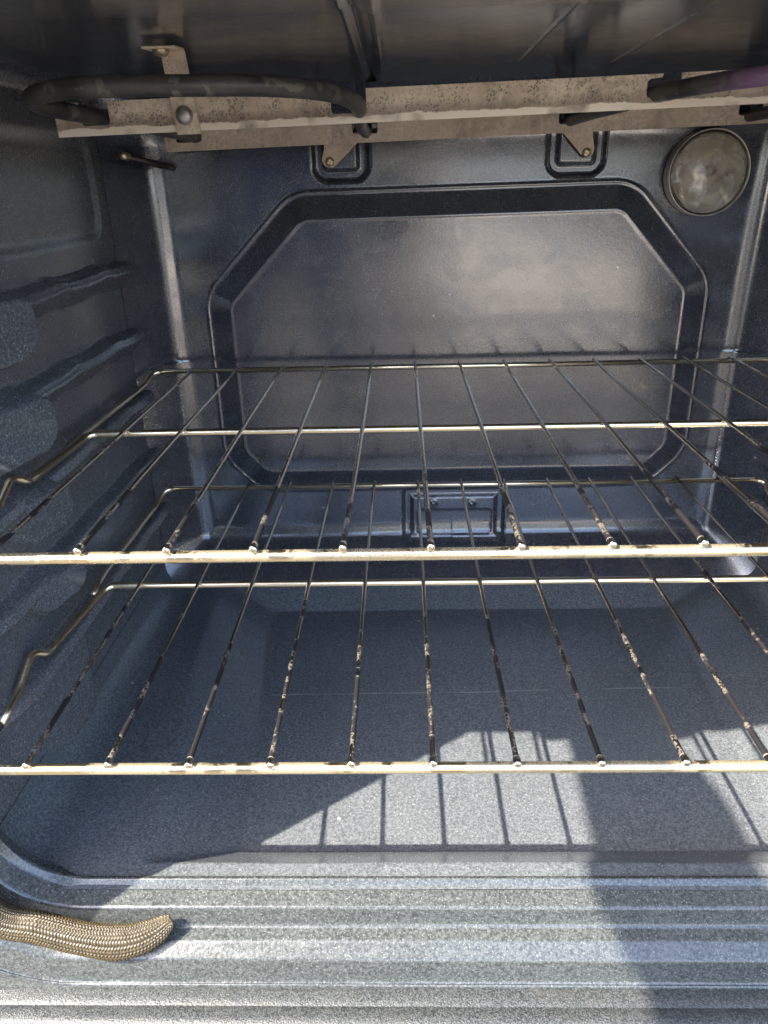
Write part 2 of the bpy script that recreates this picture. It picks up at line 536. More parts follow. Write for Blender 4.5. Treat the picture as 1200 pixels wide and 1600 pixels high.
# ------------------------------------------------------------------ ground
def build_ground():
    n = 60
    u = np.sign(np.linspace(-1, 1, n)) * np.abs(np.linspace(-1, 1, n)) ** 3 * 120
    X, Y = np.meshgrid(u, u)
    Z = np.full_like(X, -0.62)
    o = link('ground', grid_mesh('ground', X, Y, Z), M['soil'])
    tag(o, kind='structure')
    o = link('added_path', box_mesh('added_path', 0.30, 2.4, -23.0, -2.80, -0.70, -0.616, 0.003), M['added_concrete'], smooth=False)  # unseen bright strip added for the warm reflection and bounce in the oven
    tag(o, kind='structure')
build_ground()

def added_backdrop():  # added backdrop, out of view, to shape reflections on the enamel
    w = link('added_wall', box_mesh('added_wall', -0.10, 5.6, -24.0, -23.6, -0.62, 1.75, 0.004), M['render'], smooth=False)  # unseen pale slab put in to be mirrored by the back panel
    tag(w, 'unseen pale rendered wall added behind the camera for the oven reflections', 'wall')
    sub('added_coping', box_mesh('added_coping', -0.15, 5.65, -24.05, -23.55, 1.752, 1.83, 0.006), M['added_concrete'], w, False)
    for x0, n, txt in ((-6.35, 22, 'unseen dark timber fence added on the left to darken the oven reflections'), (5.7, 16, 'unseen dark timber fence added on the right to darken the oven reflections')):  # unseen dark boards put in to keep the reflection's flanks dark
        f = tag(empty('added_fence', (x0, -7.0 if x0 < 0 else -22.0, -0.62)), txt, 'fence', 'unseen timber fences added for the oven reflections')
        me = box_mesh('board', 0.0, 0.262, -0.012, 0.012, 0.03, 1.75, 0.003); me.materials.append(M['timber'])
        for i in range(n):
            o = link('board', me, None, f, False); o.location = (i * 0.28, random.uniform(-.004, .004), random.uniform(-.02, .02))
        rl = box_mesh('rail', 0.0, n * 0.28, -0.06, -0.014, 0.0, 0.08, 0.003)
        rl.materials.append(M['timber'])
        for z in (0.3, 1.4):
            o = link('rail', rl, None, f, False); o.location = (0, 0, z)

# ------------------------------------------------------------------ the oven
oven = tag(empty('oven', (0.0725, 0.25, -0.62)), 'dark blue speckled enamel oven with its door off, cavity open to the sun', 'oven')
def part(name, me, mat, parent=oven, smooth=True):
    o = link(name, me, mat, parent, smooth)
    # everything is modelled in place: keep it there under its parent
    p, off = parent, Vector((0, 0, 0))
    while p is not None:
        off += p.location
        p = p.parent
    o.location = -off
    return o
def sub(name, me, mat, parent, smooth=True):
    o = link(name, me, mat, parent, smooth)
    return o                                            # parent part sits at the world origin, so no offset

def back_wall():
    xs = lines(XL, XR, 0.00125, ((XL + .02, .02, .0009), (XR - .02, .025, .0009), (-0.165, .03, .0011), (0.31, .03, .0011), (.07, .062, .0011), (-.04, .03, .0012), (.18, .03, .0012)))
    zs = lines(ZF, ZC, 0.00125, ((ZF + .02, .02, .0009), (-.14, .03, .0011), (.15, .03, .0011), (-.185, .04, .0011), (.18, .02, .0012)))
    X, Z = np.meshgrid(xs, zs)
    # broad 45 degree facet all round, with a tight roll where it leaves the flat of the wall
    d = -sd_rrect(X, Z, XL, XR, ZF, ZC, 0.046)
    wx = np.minimum(X - XL, XR - X); wz = np.minimum(Z - ZF, ZC - Z)
    w = np.clip(wz / (np.abs(wx) + np.abs(wz) + 1e-9), 0, 1)
    r = np.where(X < 0.07, 0.038, 0.046) * w + np.where(Z < 0, 0.043, 0.030) * (1 - w)
    q = r - np.clip(d, -0.01, None)
    sft = 0.0075
    g = np.where(q < -sft, 0, np.where(q > sft, q, (q + sft) ** 2 / (4 * sft)))
    g = g + 0.0010 * np.exp(-((q + 0.004) / 0.0050) ** 2)
    Y = YB - g
    octo = [(-0.136, -0.125), (0.276, -0.124), (0.299, -0.100), (0.2985, 0.062), (0.228, 0.1385), (-0.080, 0.1355), (-0.159, 0.057), (-0.159, -0.100)]
    sd = sd_poly(X, Z, octo, 0.020)
    Y = Y - 0.0074 * ramp_soft(sd, 0.0225, 0.0036)
    for e_, k_ in ((-0.0005, 1.0), (0.0238, 1.7)):                          # the rolled bead along either edge of the pressing
        Y = Y - k_ * 0.00055 * np.exp(-((sd - e_) / 0.0016) ** 2)
    # the two square beads round the element tabs, and the little box low in the middle
    for x0, x1 in ((-0.064, -0.0165), (0.1565, 0.2055)):
        s = sd_rrect(X, Z, x0, x1, 0.1705, 0.26, 0.011)
        Y = Y + 0.0036 * (ramp_soft(s, 0.004, 0.001) - ramp_soft(s + 0.0095, 0.004, 0.001))
    s = sd_rrect(X, Z, 0.0165, 0.1265, -0.2145, -0.1525, 0.004)
    Y = Y + 0.0042 * (ramp_soft(s, 0.004, 0.001) - 0.75 * ramp_soft(s + 0.010, 0.005, 0.001))
    s = sd_rrect(X, Z, 0.0315, 0.1135, -0.2050, -0.1785, 0.003)
    Y = Y + 0.002 * ramp_soft(s, 0.003, 0.0008)
    for bx, bz in ((0.0485, -0.1685), (0.0918, -0.1695)):
        rr2 = np.hypot(X - bx, Z - bz)
        Y = Y - 0.003 * np.exp(-(rr2 / 0.0035) ** 2)
    Y = Y + 0.0003 * np.sin(X * 23 + 1) * np.sin(Z * 21)
    return part('back_wall', grid_mesh('back_wall', X, Y, Z), M['enamel'])
back_wall()

def side_wall(left):
    ys = lines(-0.004, YB - 0.02, 0.0026, ((.15, .035, .0012),))
    zs = lines(ZF + 0.012, ZC - 0.012, 0.0026, tuple((g - .006, .024, .0011) for g in GUIDES))
    Y, Z = np.meshgrid(ys, zs)
    H = np.zeros_like(Y)
    back_fade = sstep(Y, 0.432, 0.405)
    for k, g in enumerate(GUIDES):
        wav = 0.0020 * (np.exp(-((Y - 0.245) / 0.016) ** 2) + np.exp(-((Y - 0.335) / 0.018) ** 2))
        t = Z - (g + wav)
        ridge = np.clip((t + 0.0235) / 0.0145, 0, 1) ** 0.9 * (1 - 0.15 * sstep(t, -0.009, -0.003)) * sstep(t, 0.0012, -0.0030)
        H = np.maximum(H, 0.0160 * ridge * sstep(Y, 0.02, 0.09) * back_fade)
    tops = [0.1110, 0.0450, -0.0195, -0.0815, -0.150]
    bots = [0.0560, -0.0080, -0.0660, -0.1200, -0.240]
    for t, b in zip(tops, bots):
        bb = b + np.clip(0.125 - Y, 0, 0.06) * 0.75
        zc = np.minimum(Z - bb, t + 0.0 - np.clip(0.11 - Y, 0, .08) * 0.25 - Z)
        yc = np.minimum(0.172 - Y + (Z - b) * 0.12, Y - 0.012)
        m = 0.022
        ax, az = np.clip(m - yc, 0, None), np.clip(m - zc, 0, None)
        sd = np.where((ax > 0) & (az > 0), m - np.hypot(ax, az), np.minimum(yc, zc))
        pad = sstep(sd, -0.002, 0.0095)
        H = np.maximum(H, (0.0265 if b > -0.2 else 0.010) * np.clip((Y - 0.055) / 0.110, 0, 1.05) * pad)
    # broad shallow panel above the guides
    H = H - 0.0025 * sstep(sd_rrect(Y, Z, 0.05, 0.38, 0.128, 0.205, 0.02), 0.006, -0.006)
    if left:
        X = XL - 0.0006 + H
        return part('side_wall', grid_mesh('side_wall', X, Y, Z), M['wall_enamel'])
    X = XR + 0.0006 - H
    return part('side_wall', grid_mesh('side_wall', X, Y, Z, flip=True), M['wall_enamel'])
side_wall(True)
side_wall(False)

def oven_floor():
    xs = lines(XL, XR, 0.0028, ((XL + .012, .014, .0009), (XR - .012, .014, .0009), (-.15, .05, .0016), (.31, .05, .0016)))
    ys = lines(0.0, YB - 0.004, 0.0028, ((.035, .03, .0012), (.385, .03, .0014), (.425, .02, .0012)))
    X, Y = np.meshgrid(xs, ys)
    d = np.minimum(X - XL, XR - X)
    Z = ZF + fillet(d, 0.028)
    # shallow pan with broad sloping margins; slope widths differ on each side
    xo_l, xi_l = -0.187 + 0.022 * sstep(Y, 0.30, 0.03), -0.131 + 0.026 * sstep(Y, 0.36, 0.05)
    xo_r, xi_r = 0.352 - 0.022 * sstep(Y, 0.30, 0.03), 0.299 - 0.018 * sstep(Y, 0.36, 0.05)
    tl = (X - xo_l) / (xi_l - xo_l)
    tr = (xo_r - X) / (xo_r - xi_r)
    tf = (Y - 0.0205) / 0.027
    tb = (0.400 - Y) / 0.030
    def smin(a, b, k):
        h = np.clip(0.5 + 0.5 * (b - a) / k, 0, 1)
        return b * (1 - h) + a * h - k * h * (1 - h)
    t = smin(smin(tl, tr, 0.1), smin(tf, tb, 0.1), 0.22)
    t = np.clip(t, -0.2, 1.2)
    s = 0.045
    def sp(v):
        return np.where(v < -s, 0, np.where(v > s, v, (v + s) ** 2 / (4 * s)))
    prof = np.clip(sp(t) - sp(t - 1), 0, 1)
    Z = Z - 0.0210 * prof
    Z = Z + 0.0004 * np.sin(X * 23) * np.sin(Y * 19 + 1)
    return part('oven_floor', grid_mesh('oven_floor', X, Y, Z), M['floor_enamel'])
oven_floor()

def ceiling():
    xs = lines(XL, XR, 0.004, ((XL + .012, .014, .001), (XR - .012, .014, .001), (-.006, .02, .001), (.108, .006, .0008), (.183, .006, .0008)))
    ys = lines(-0.002, YB - 0.004, 0.004, ((.105, .02, .0012),))
    X, Y = np.meshgrid(xs, ys)
    Z = ZC - fillet(np.minimum(X - XL, XR - X), 0.022)
    Z = Z - 0.004 * sstep(Y, 0.112, 0.098)                       # lower strip at the front
    Z = Z + 0.0025 * np.exp(-((X + 0.008) / 0.0035) ** 2) - 0.002 * np.exp(-((X - 0.003) / 0.003) ** 2)
    for xc in (0.1065, 0.1805):
        Z = Z - 0.0007 * np.exp(-((X - xc) / 0.0009) ** 2)
    return part('ceiling', grid_mesh('ceiling', X, Y, Z, flip=True), M['ceiling_enamel'])
ceiling()

# stepped, beaded front frame swept round the opening
FRAME = [(0.004, 0.017, 0), (0.0000, 0.0098, .0012), (-0.0026, 0.0080, .0009), (-0.0030, 0.0056, .0009), (0.0006, 0.0026, .0009),
         (0.0046, -0.0098, .0017), (0.0176, -0.0116, .0022), (0.0200, -0.0206, .0013), (0.0262, -0.0290, .0016), (0.0425, -0.0312, .0025), (0.0436, -0.0335, .001),
         (0.0610, -0.0335, .001), (0.0615, 0.0200, 0)]
def front_frame():
    prof = []
    for i, (d_, y_, r_) in enumerate(FRAME):              # every corner of the section gets its own rounding
        p_ = Vector((d_, y_))
        if r_ == 0:
            prof.append(p_); continue
        a_, c_ = Vector(FRAME[i - 1][:2]), Vector(FRAME[i + 1][:2])
        s_ = p_ + (a_ - p_).normalized() * min(r_, (a_ - p_).length * .45)
        e_ = p_ + (c_ - p_).normalized() * min(r_, (c_ - p_).length * .45)
        prof.append(s_ + (a_ - s_).normalized() * 0.0004)
        for q in range(6):
            t = q / 5
            prof.append((1 - t) ** 2 * s_ + 2 * t * (1 - t) * p_ + t * t * e_)
        prof.append(e_ + (c_ - e_).normalized() * 0.0004)
    prof = np.array([tuple(v) for v in prof])
    d, y = prof[:, 0], prof[:, 1]
    x0, x1, z0, z1, R = -0.249, 0.394, ZF, ZC, 0.056
    base = []
    def arc(cx, cz, a0, a1, n=14):
        for k in range(n + 1):
            a = math.radians(a0 + (a1 - a0) * k / n)
            base.append((cx, cz, math.cos(a), math.sin(a), R))
    arc(x0 + R, z0 + R, 180, 270); arc(x1 - R, z0 + R, 270, 360); arc(x1 - R, z1 - R, 0, 90); arc(x0 + R, z1 - R, 90, 180)
    B = np.array(base)
    # add points along the long straight sides
    P = []
    n = len(B)
    for i in range(n):
        a, b = B[i], B[(i + 1) % n]
        P.append(a)
        if np.hypot(*(b[:2] - a[:2])) > 0.1:
            for t in np.linspace(0, 1, 24)[1:-1]:
                P.append(a * (1 - t) + b * t)
    P = np.array(P)
    rad = np.maximum(P[None, :, 4] + d[:, None], 0.001)
    X = P[None, :, 0] + P[None, :, 2] * rad
    Z = P[None, :, 1] + P[None, :, 3] * rad
    Y = y[:, None] + 0 * X
    return part('front_frame', grid_mesh('front_frame', X, Y, Z, wrap=True), M['frame_enamel'])
front_frame()

def profile_x(name, prof, x0, x1, mat, n=40, parent=oven):
    xs = np.linspace(x0, x1, n)
    p = np.array(prof)
    X, Yv = np.meshgrid(xs, p[:, 0])
    _, Zv = np.meshgrid(xs, p[:, 1])
    return part(name, grid_mesh(name, X, Yv, Zv, flip=True), mat, parent)
k = NT('ledge_enamel')
_p = k.pos
_v = k.sep(k.voro(_p, 1700, 'Color'))[0]
_c = k.mix(k.mapr(_v, 0.25, 0.9), (0.018, 0.0205, 0.021), (0.076, 0.081, 0.081))
_c = k.mix(k.math('MULTIPLY', k.mapr(k.noise(_p, 40, 4), 0.52, 0.7), 0.2), _c, (0.075, 0.068, 0.055))
M['ledge'] = k.set(Base_Color=_c, Roughness=0.38, Normal=k.bump(k.noise(_p, 900, 2), 0.5, 0.0006))
profile_x('bottom_ledge', [(-0.0300, -0.2915), (-0.0330, -0.2908), (-0.0345, -0.2906), (-0.0440, -0.2908), (-0.0444, -0.2912), (-0.0448, -0.2908), (-0.0550, -0.2910),
                           (-0.0555, -0.2916), (-0.0560, -0.2910), (-0.0700, -0.2914), (-0.0760, -0.2922), (-0.0790, -0.2945), (-0.0795, -0.3200), (-0.0795, -0.345), (-0.03, -0.345)],
          -0.300, 0.445, M['ledge'])

# the outside of the range
part('side_panel', box_mesh('side_panel', -0.322, -0.312, -0.030, 0.560, -0.585, 0.315), M['body'])
part('side_panel', box_mesh('side_panel', 0.457, 0.467, -0.030, 0.560, -0.585, 0.315), M['body'])
part('back_panel', box_mesh('back_panel', -0.311, 0.456, 0.548, 0.556, -0.580, 0.312), M['body'])
part('inner_shell', box_mesh('inner_shell', -0.310, 0.455, 0.470, 0.474, -0.40, 0.312), M['body'])
part('shell_top', box_mesh('shell_top', -0.311, 0.456, 0.023, 0.545, 0.300, 0.306), M['body'])
def cheek(x0, x1):
    out = [(-0.032, -0.150), (-0.060, -0.142), (-0.0785, -0.128), (-0.084, -0.105), (-0.084, 0.238), (-0.032, 0.238)]
    bm = bmesh.new()
    f = bm.faces.new([bm.verts.new((x0, y, z)) for y, z in out])
    r = bmesh.ops.extrude_face_region(bm, geom=[f])
    for g in r['geom']:
        if isinstance(g, bmesh.types.BMVert):
            g.co.x = x1
    bmesh.ops.recalc_face_normals(bm, faces=bm.faces)
    bmesh.ops.bevel(bm, geom=bm.edges[:], offset=0.0012, segments=2, affect='EDGES')
    me = bpy.data.meshes.new('front_trim'); bm.to_mesh(me); bm.free()
    return part('front_trim', me, M['steel'], smooth=False)
cheek(-0.304, -0.282)
cheek(0.428, 0.450)
part('cooktop', box_mesh('cooktop', -0.325, 0.470, -0.070, 0.560, 0.317, 0.334, 0.004), M['cooktop'])
cp = part('control_panel', box_mesh('control_panel', -0.322, 0.467, -0.084, -0.038, 0.240, 0.315, 0.003), M['steel'])
for x in (-0.23, -0.13, 0.27, 0.37):
    me = lathe_mesh('knob', [(0.0, -0.022), (0.014, -0.022), (0.017, -0.019), (0.019, -0.004), (0.022, 0.0), (0.0, 0.0)], 28)
    o = sub('knob', me, M['body'], cp); o.location = (x, -0.0845, 0.280)
dr = part('storage_drawer', box_mesh('storage_drawer', -0.305, 0.450, -0.072, -0.030, -0.575, -0.352, 0.005), M['body'])
sub('handle', tube_mesh('handle', round_path([(-0.12, -0.072, -0.39), (-0.12, -0.105, -0.39), (0.265, -0.105, -0.39), (0.265, -0.072, -0.39)], 0.015), 0.008), M['steel'], dr)
for x in (-0.28, 0.425):
    for y in (0.0, 0.52):
        me = lathe_mesh('leg', [(0.0, 0.0), (0.018, 0.0), (0.018, 0.008), (0.010, 0.012), (0.010, 0.07), (0.0, 0.07)], 20, 'Z')
        o = part('leg', me, M['body']); o.location = o.location + Vector((x, y, -0.62))

# heating element under the ceiling: two loops, mirrored
ELT = [(-0.172, 0.436, 0.2085), (-0.172, 0.33, 0.2085), (-0.1735, 0.24, 0.2090), (-0.178, 0.21, 0.2090), (-0.1850, 0.185, 0.2098), (-0.1925, 0.165, 0.2112), (-0.1930, 0.145, 0.2128),
       (-0.1800, 0.120, 0.2132), (-0.1615, 0.105, 0.2137), (-0.1383, 0.097, 0.2137), (-0.1141, 0.093, 0.2132), (-0.0888, 0.095, 0.2128), (-0.0581, 0.105, 0.2130),
       (-0.0339, 0.125, 0.2130), (-0.0185, 0.150, 0.2122), (-0.0107, 0.180, 0.2105), (-0.0100, 0.205, 0.2085), (-0.0125, 0.26, 0.2082), (-0.0150, 0.34, 0.2082), (-0.0150, 0.436, 0.2085)]
tilt = lambda x: (x + 0.17) * 0.0105
el = part('heating_element', tube_mesh('heating_element', smooth_path(ELT, 7), 0.0050, 18), M['element'])
ELR = [(0.1565 - x, y, z + tilt(0.1565 - x)) for x, y, z in ELT]
def ovr(p):
    return p
ELR = [(0.1702, 0.436, 0.2135), (0.1702, 0.34, 0.213), (0.1715, 0.26, 0.2118), (0.1750, 0.212, 0.2125), (0.1830, 0.182, 0.2128), (0.1908, 0.160, 0.2129), (0.2000, 0.137, 0.2127),
       (0.2120, 0.117, 0.2124), (0.232, 0.103, 0.2128), (0.258, 0.096, 0.213), (0.29, 0.094, 0.213), (0.318, 0.102, 0.213), (0.340, 0.122, 0.213), (0.349, 0.150, 0.213), (0.343, 0.178, 0.213),
       (0.335, 0.21, 0.213), (0.330, 0.30, 0.213), (0.330, 0.436, 0.213)]
el2 = part('heating_element', tube_mesh('heating_element', smooth_path(ELR, 7), 0.0050, 18), M['element'])

def rail(name, y, x0, x1, zb, zt, slots, mat, slope, t=0.0012):
    """perforated steel strip; slots are (xa, xb, depth left above bottom) open to the top."""
    pts = [(x0, 0.0), (x1, 0.0), (x1, zt - zb)]
    r = 0.0022
    for xa, xb, zz, lipw in sorted(slots, reverse=True):
        pts.append((xb, zt - zb))
        for k in range(5):
            a = math.radians(0 - 90 * k / 4)
            pts.append((xb - r + r * math.cos(a), zz + r + r * math.sin(a)))
        for k in range(5):
            a = math.radians(270 - 90 * k / 4)
            pts.append((xa + r + r * math.cos(a), zz + r + r * math.sin(a)))
        if lipw:
            h = zt - zb - 0.0026
            pts += [(xa, h - r * .6), (xa + r, h), (xa + lipw, h + .0006), (xa + lipw + .0008, zt - zb)]
        else:
            pts.append((xa, zt - zb))
    pts.append((x0, zt - zb))
    me = plate_mesh(name, pts, t)
    o = part(name, me, mat, smooth=False)
    o.location = o.location + Vector((0, y, zb))
    o.rotation_euler = (0, -slope, 0)
    return o
fr = rail('element_rail', 0.2005, -0.205, 0.362, 0.2012, 0.2204, [(-0.1885, -0.1700, 0.0058, 0.0), (-0.0275, -0.0050, 0.0058, 0.0), (0.1705, 0.1915, 0.0062, 0.009), (0.322, 0.343, 0.0062, 0.0)], M['rail'], 0.0175)
rr_ = rail('element_rail', 0.4245, -0.200, 0.368, 0.2003, 0.2190, [(-0.190, -0.166, 0.0072, 0.0), (-0.0270, -0.0040, 0.0072, 0.0), (0.1600, 0.1815, 0.0072, 0.0), (0.3200, 0.341, 0.0072, 0.0)], M['rail_plain'], 0.0185)

def screw_mesh(r):
    me = lathe_mesh('screw', [(0.0, -r * 0.62), (r * 0.35, -r * 0.60), (r * 0.75, -r * 0.42), (r * 0.97, -r * 0.12), (r, 0.0), (r * 1.02, r * 0.1), (0.0, r * 0.1)], 24)
    bm = bmesh.new(); bm.from_mesh(me)
    for v in bm.verts:                                  # the cross recess
        q = min(abs(v.co.x), abs(v.co.z))
        if q < r * 0.14 and math.hypot(v.co.x, v.co.z) < r * 0.6:
            v.co.y += r * 0.25
    bm.to_mesh(me); bm.free()
    return me
# tabs of the rear rail, screwed to the back wall
def tab(pts, sc):
    o = sub('mounting_tab', plate_mesh('mounting_tab', pts, 0.0011), M['rail_plain'], rr_, False)
    o.matrix_parent_inverse = Matrix.Identity(4)
    inv = Matrix.Translation(rr_.location + oven.location) @ rr_.rotation_euler.to_matrix().to_4x4()
    o.matrix_parent_inverse = inv.inverted()
    o.location = (0, 0.4330, 0)
    s = sub('screw', screw_mesh(0.0042), M['screw'], rr_)
    s.matrix_parent_inverse = inv.inverted()
    s.location = (sc[0], 0.4328, sc[1]); s.rotation_euler = (0, 0.5, 0)
tab([(-0.0575, 0.1865), (-0.0550, 0.1818), (-0.0480, 0.1800), (-0.0440, 0.1822), (-0.0200, 0.2035), (-0.0210, 0.2090), (-0.0540, 0.2090), (-0.0548, 0.196)], (-0.0500, 0.1852))
tab([(0.1660, 0.2080), (0.1660, 0.2040), (0.1840, 0.1855), (0.1890, 0.1828), (0.1945, 0.1850), (0.1958, 0.190), (0.1915, 0.2085)], (0.1888, 0.1872))

# hanger strap that carries the front rail
def strap():
    bm = bmesh.new()
    def slab(c):                                          # eight corners -> closed box
        v = [bm.verts.new(q) for q in c]
        for f in ((0, 1, 2, 3), (7, 6, 5, 4), (0, 4, 5, 1), (1, 5, 6, 2), (2, 6, 7, 3), (3, 7, 4, 0)):
            bm.faces.new([v[i] for i in f])
    b0, b1, t0, t1 = -0.1268, -0.1115, -0.1312, -0.1160
    ya, yb = 0.1972, 0.1986
    slab([(b0, ya, 0.1972), (b1, ya, 0.1972), (b1, yb, 0.1972), (b0, yb, 0.1972), (t0, ya, 0.2432), (t1, ya, 0.2432), (t1, yb, 0.2432), (t0, yb, 0.2432)])
    slab([(t0 - 0.0075, 0.1835, 0.2426), (t1 - 0.002, 0.1835, 0.2426), (t1, ya - 0.0002, 0.2430), (t0 - 0.0055, ya - 0.0002, 0.2430),
          (t0 - 0.0075, 0.1835, 0.2440), (t1 - 0.002, 0.1835, 0.2440), (t1, ya - 0.0002, 0.2444), (t0 - 0.0055, ya - 0.0002, 0.2444)])
    bmesh.ops.recalc_face_normals(bm, faces=bm.faces)
    bmesh.ops.bevel(bm, geom=bm.edges[:], offset=0.0003, segments=1, affect='EDGES')
    me = bpy.data.meshes.new('hanger_strap'); bm.to_mesh(me); bm.free()
    return part('hanger_strap', me, M['rail_plain'], smooth=False)
st = strap()
b = lathe_mesh('bolt', [(0.0, -0.0028), (0.0030, -0.0026), (0.0044, -0.0018), (0.0050, -0.0006), (0.0056, 0.0), (0.0056, 0.0012), (0.0, 0.0012)], 28)
o = sub('bolt', b, M['bolt'], st); o.matrix_parent_inverse = Matrix.Translation(st.location + oven.location).inverted(); o.location = (-0.1208, 0.1966, 0.2080)
o = sub('screw', screw_mesh(0.0052), M['screw'], st); o.matrix_parent_inverse = Matrix.Translation(st.location + oven.location).inverted()
o.location = (-0.1285, 0.1895, 0.2421); o.rotation_euler = (math.radians(90), 0, 0)

# temperature probe high in the back left corner
pr = part('temperature_probe', tube_mesh('temperature_probe', [(-0.2010, 0.438, 0.1840), (-0.2035, 0.425, 0.1850), (-0.226, 0.392, 0.1925)], 0.0029, 14), M['probe'])
sub('probe_tip', tube_mesh('probe_tip', [(-0.2255, 0.393, 0.1923), (-0.2300, 0.386, 0.1938)], 0.0032, 14), M['screw'], pr)

# round lamp cover in the top right of the back wall
lamp = part('lamp_cover', lathe_mesh('lamp_cover', [(0.0436, 0.008), (0.0446, -0.0100), (0.0452, -0.0138), (0.0458, -0.0146), (0.0463, -0.0136), (0.0464, -0.0090), (0.0467, 0.0090)], 64), M['rim'])
lamp.location = lamp.location + Vector((0.3010, 0.4320, 0.1670))
lamp.scale = (0.80, 0.62, 0.80)
def lsub(name, me, mat):
    return sub(name, me, mat, lamp)
lsub('reflector', lathe_mesh('reflector', [(0.0, 0.0082), (0.020, 0.0080), (0.0275, 0.0070), (0.0290, 0.0050), (0.0330, -0.0010), (0.0400, -0.0090)], 56), M['reflector'])
bulb = lsub('bulb', lathe_mesh('bulb', [(0.0, -0.0085), (0.0040, -0.0078), (0.0064, -0.0055), (0.0070, -0.0025), (0.0060, 0.003), (0.0050, 0.0070), (0.0, 0.0070)], 28), M['porcelain'])
bulb.location = (0.004, 0, 0.003)
lsub('lens', lathe_mesh('lens', [(0.0, -0.0275), (0.0120, -0.0270), (0.0230, -0.0252), (0.0320, -0.0222), (0.0390, -0.0180), (0.0430, -0.0120), (0.0434, -0.0080), (0.0412, -0.0080), (0.0404, -0.0115), (0.0370, -0.0158), (0.0300, -0.0198), (0.0200, -0.0228), (0.0, -0.0245)], 64, wob=0.002), M['glass'])
clip = box_mesh('retainer_clip', 0.012, 0.030, -0.0215, -0.0195, -0.0040, 0.0035, 0.0006)
cl = lsub('retainer_clip', clip, M['rim']); cl.rotation_euler = (0, math.radians(48), 0); cl.location = (0.006, 0.0020, -0.008)
ch = plate_mesh('lamp_bracket', [(-0.024, -0.0165), (0.026, -0.0165), (0.022, -0.028), (0.010, -0.0365), (-0.008, -0.0370), (-0.019, -0.030)], 0.0012)
ch_ = lsub('lamp_bracket', ch, M['reflector']); ch_.rotation_euler = (math.radians(-16), math.radians(-42), 0); ch_.location = (0.0, 0.0020, 0.0)

added_backdrop()

# ------------------------------------------------------------------ wire racks
S = 0.0445
def rack(name, label, x0, y0, z0, zside, hook_y, seed):
    root = tag(empty(name, (x0, y0, z0)), label, 'oven rack', 'chrome wire racks in the oven')
    rnd = random.Random(seed)
    rs, rb = 0.00155, 0.0029
    xl, xr = -0.228 - x0 - 0.0155 + 0.012, 0.3985 - x0 - 0.0155
    L = 0.4077
    zb = -(rs + rb) + 0.0006
    # rods: shared meshes, each its own part; the front end is a bright welded nib
    me = tube_mesh('rod', [(0, -0.0044, 0.0002), (0, -0.0042, 0.0002), (0, -0.0034, 0.0002), (0, -0.0018, 0.0001), (0, 0.001, 0.0), (0, 0.004, 0.0), (0, 0.10, 0.0), (0, 0.22, 0.0006), (0, 0.33, 0.0), (0, L + 0.001, 0.0)], rs, 12,
                   radii=[0.0008, 0.0016, 0.0021, 0.0023, 0.0021, rs, rs, rs, rs, rs])
    me.materials.append(M['rod'])
    me.polygons.foreach_set('use_smooth', np.ones(len(me.polygons), bool))
    variants = [me]
    for q in range(3):                                    # rods are never quite straight
        m2 = me.copy(); amp, ph = rnd.uniform(0.0006, 0.0014), rnd.uniform(0, 3)
        for v in m2.vertices:
            v.co.x += amp * math.sin(v.co.y / L * 3.1416) * math.cos(ph); v.co.z += 0.6 * amp * math.sin(v.co.y / L * 3.1416 * (1 + q % 2)) * math.sin(ph)
        variants.append(m2)
    for kx in range(-4, 9):
        o = link('rod', variants[(kx * 7 + seed) % 4], None, root)
        o.location = (kx * S + rnd.uniform(-0.0006, 0.0006), 0, rnd.uniform(-0.0003, 0.0003))
        o.rotation_euler = (0, 0, rnd.uniform(-0.002, 0.002))
    def barpath(pts, r, nm, mat='bar', rad=0.012):
        return link(nm, tube_mesh(nm, round_path(pts, rad, 7), r, 14), M[mat], root)
    XLw, XRw = -0.246 - x0, 0.391 - x0
    dz = zside - z0
    # front bar: thick, bent back at both ends, out of sight in the photograph
    barpath([(XLw - 0.0045, hook_y - y0 - 0.0615, dz - 0.0128), (XLw - 0.003, 0.012, dz - 0.002), (XLw + 0.004, 0.0, -0.0052), (XLw + 0.02, 0.0, -0.0052), (XRw - 0.02, 0.0, -0.0052), (XRw - 0.004, 0.0, -0.0052), (XRw + 0.003, 0.012, dz - 0.002), (XRw + 0.0045, hook_y - y0 - 0.0615, dz - 0.0128)], 0.0032, 'front_bar', 'front_bar', rad=0.006)
    ym = 0.1996
    # middle bar: its ends turn forward and run down to the hooks
    def side(sx, xw):
        e = -1 if sx < 0 else 1
        h = hook_y - y0
        return [(xw + e * -0.003, h + 0.012, dz), (xw + e * -0.0035, h + 0.001, dz - 0.0003), (xw + e * 0.0035, h - 0.008, dz + 0.0070), (xw + e * 0.0050, h - 0.034, dz - 0.0095), (xw + e * 0.0045, h - 0.062, dz - 0.0130)]
    xml, xmr = -0.2225 - x0, 0.3715 - x0
    barpath(side(-1, XLw)[::-1] + [(xml, ym, zb + 0.001), (xmr, ym, zb + 0.001)] + side(1, XRw), 0.0029, 'cross_bar', rad=0.008)
    # rear bar with the drop at its ends, running forward as the side rails
    xrl, xrr = -0.2285 - x0, 0.379 - x0
    link('rear_bar', tube_mesh('rear_bar', round_path([(xrl - 0.001, L, zb), (xrr + 0.001, L, zb)], 0.01), 0.0027, 14), M['bar'], root)
    for e, xa, xw in ((-1, xrl, XLw), (1, xrr, XRw)):
        barpath([(xa, L, zb + 0.0005), (xa + e * 0.009, L - 0.004, zb - 0.001), (xw + e * -0.002, L - 0.018, dz + 0.002), (xw, L - 0.035, dz), (xw, ym + 0.045, dz), (xw + e * -0.004, ym + 0.012, dz + 0.0005)], 0.0026, 'side_rail', rad=0.009)
    return root
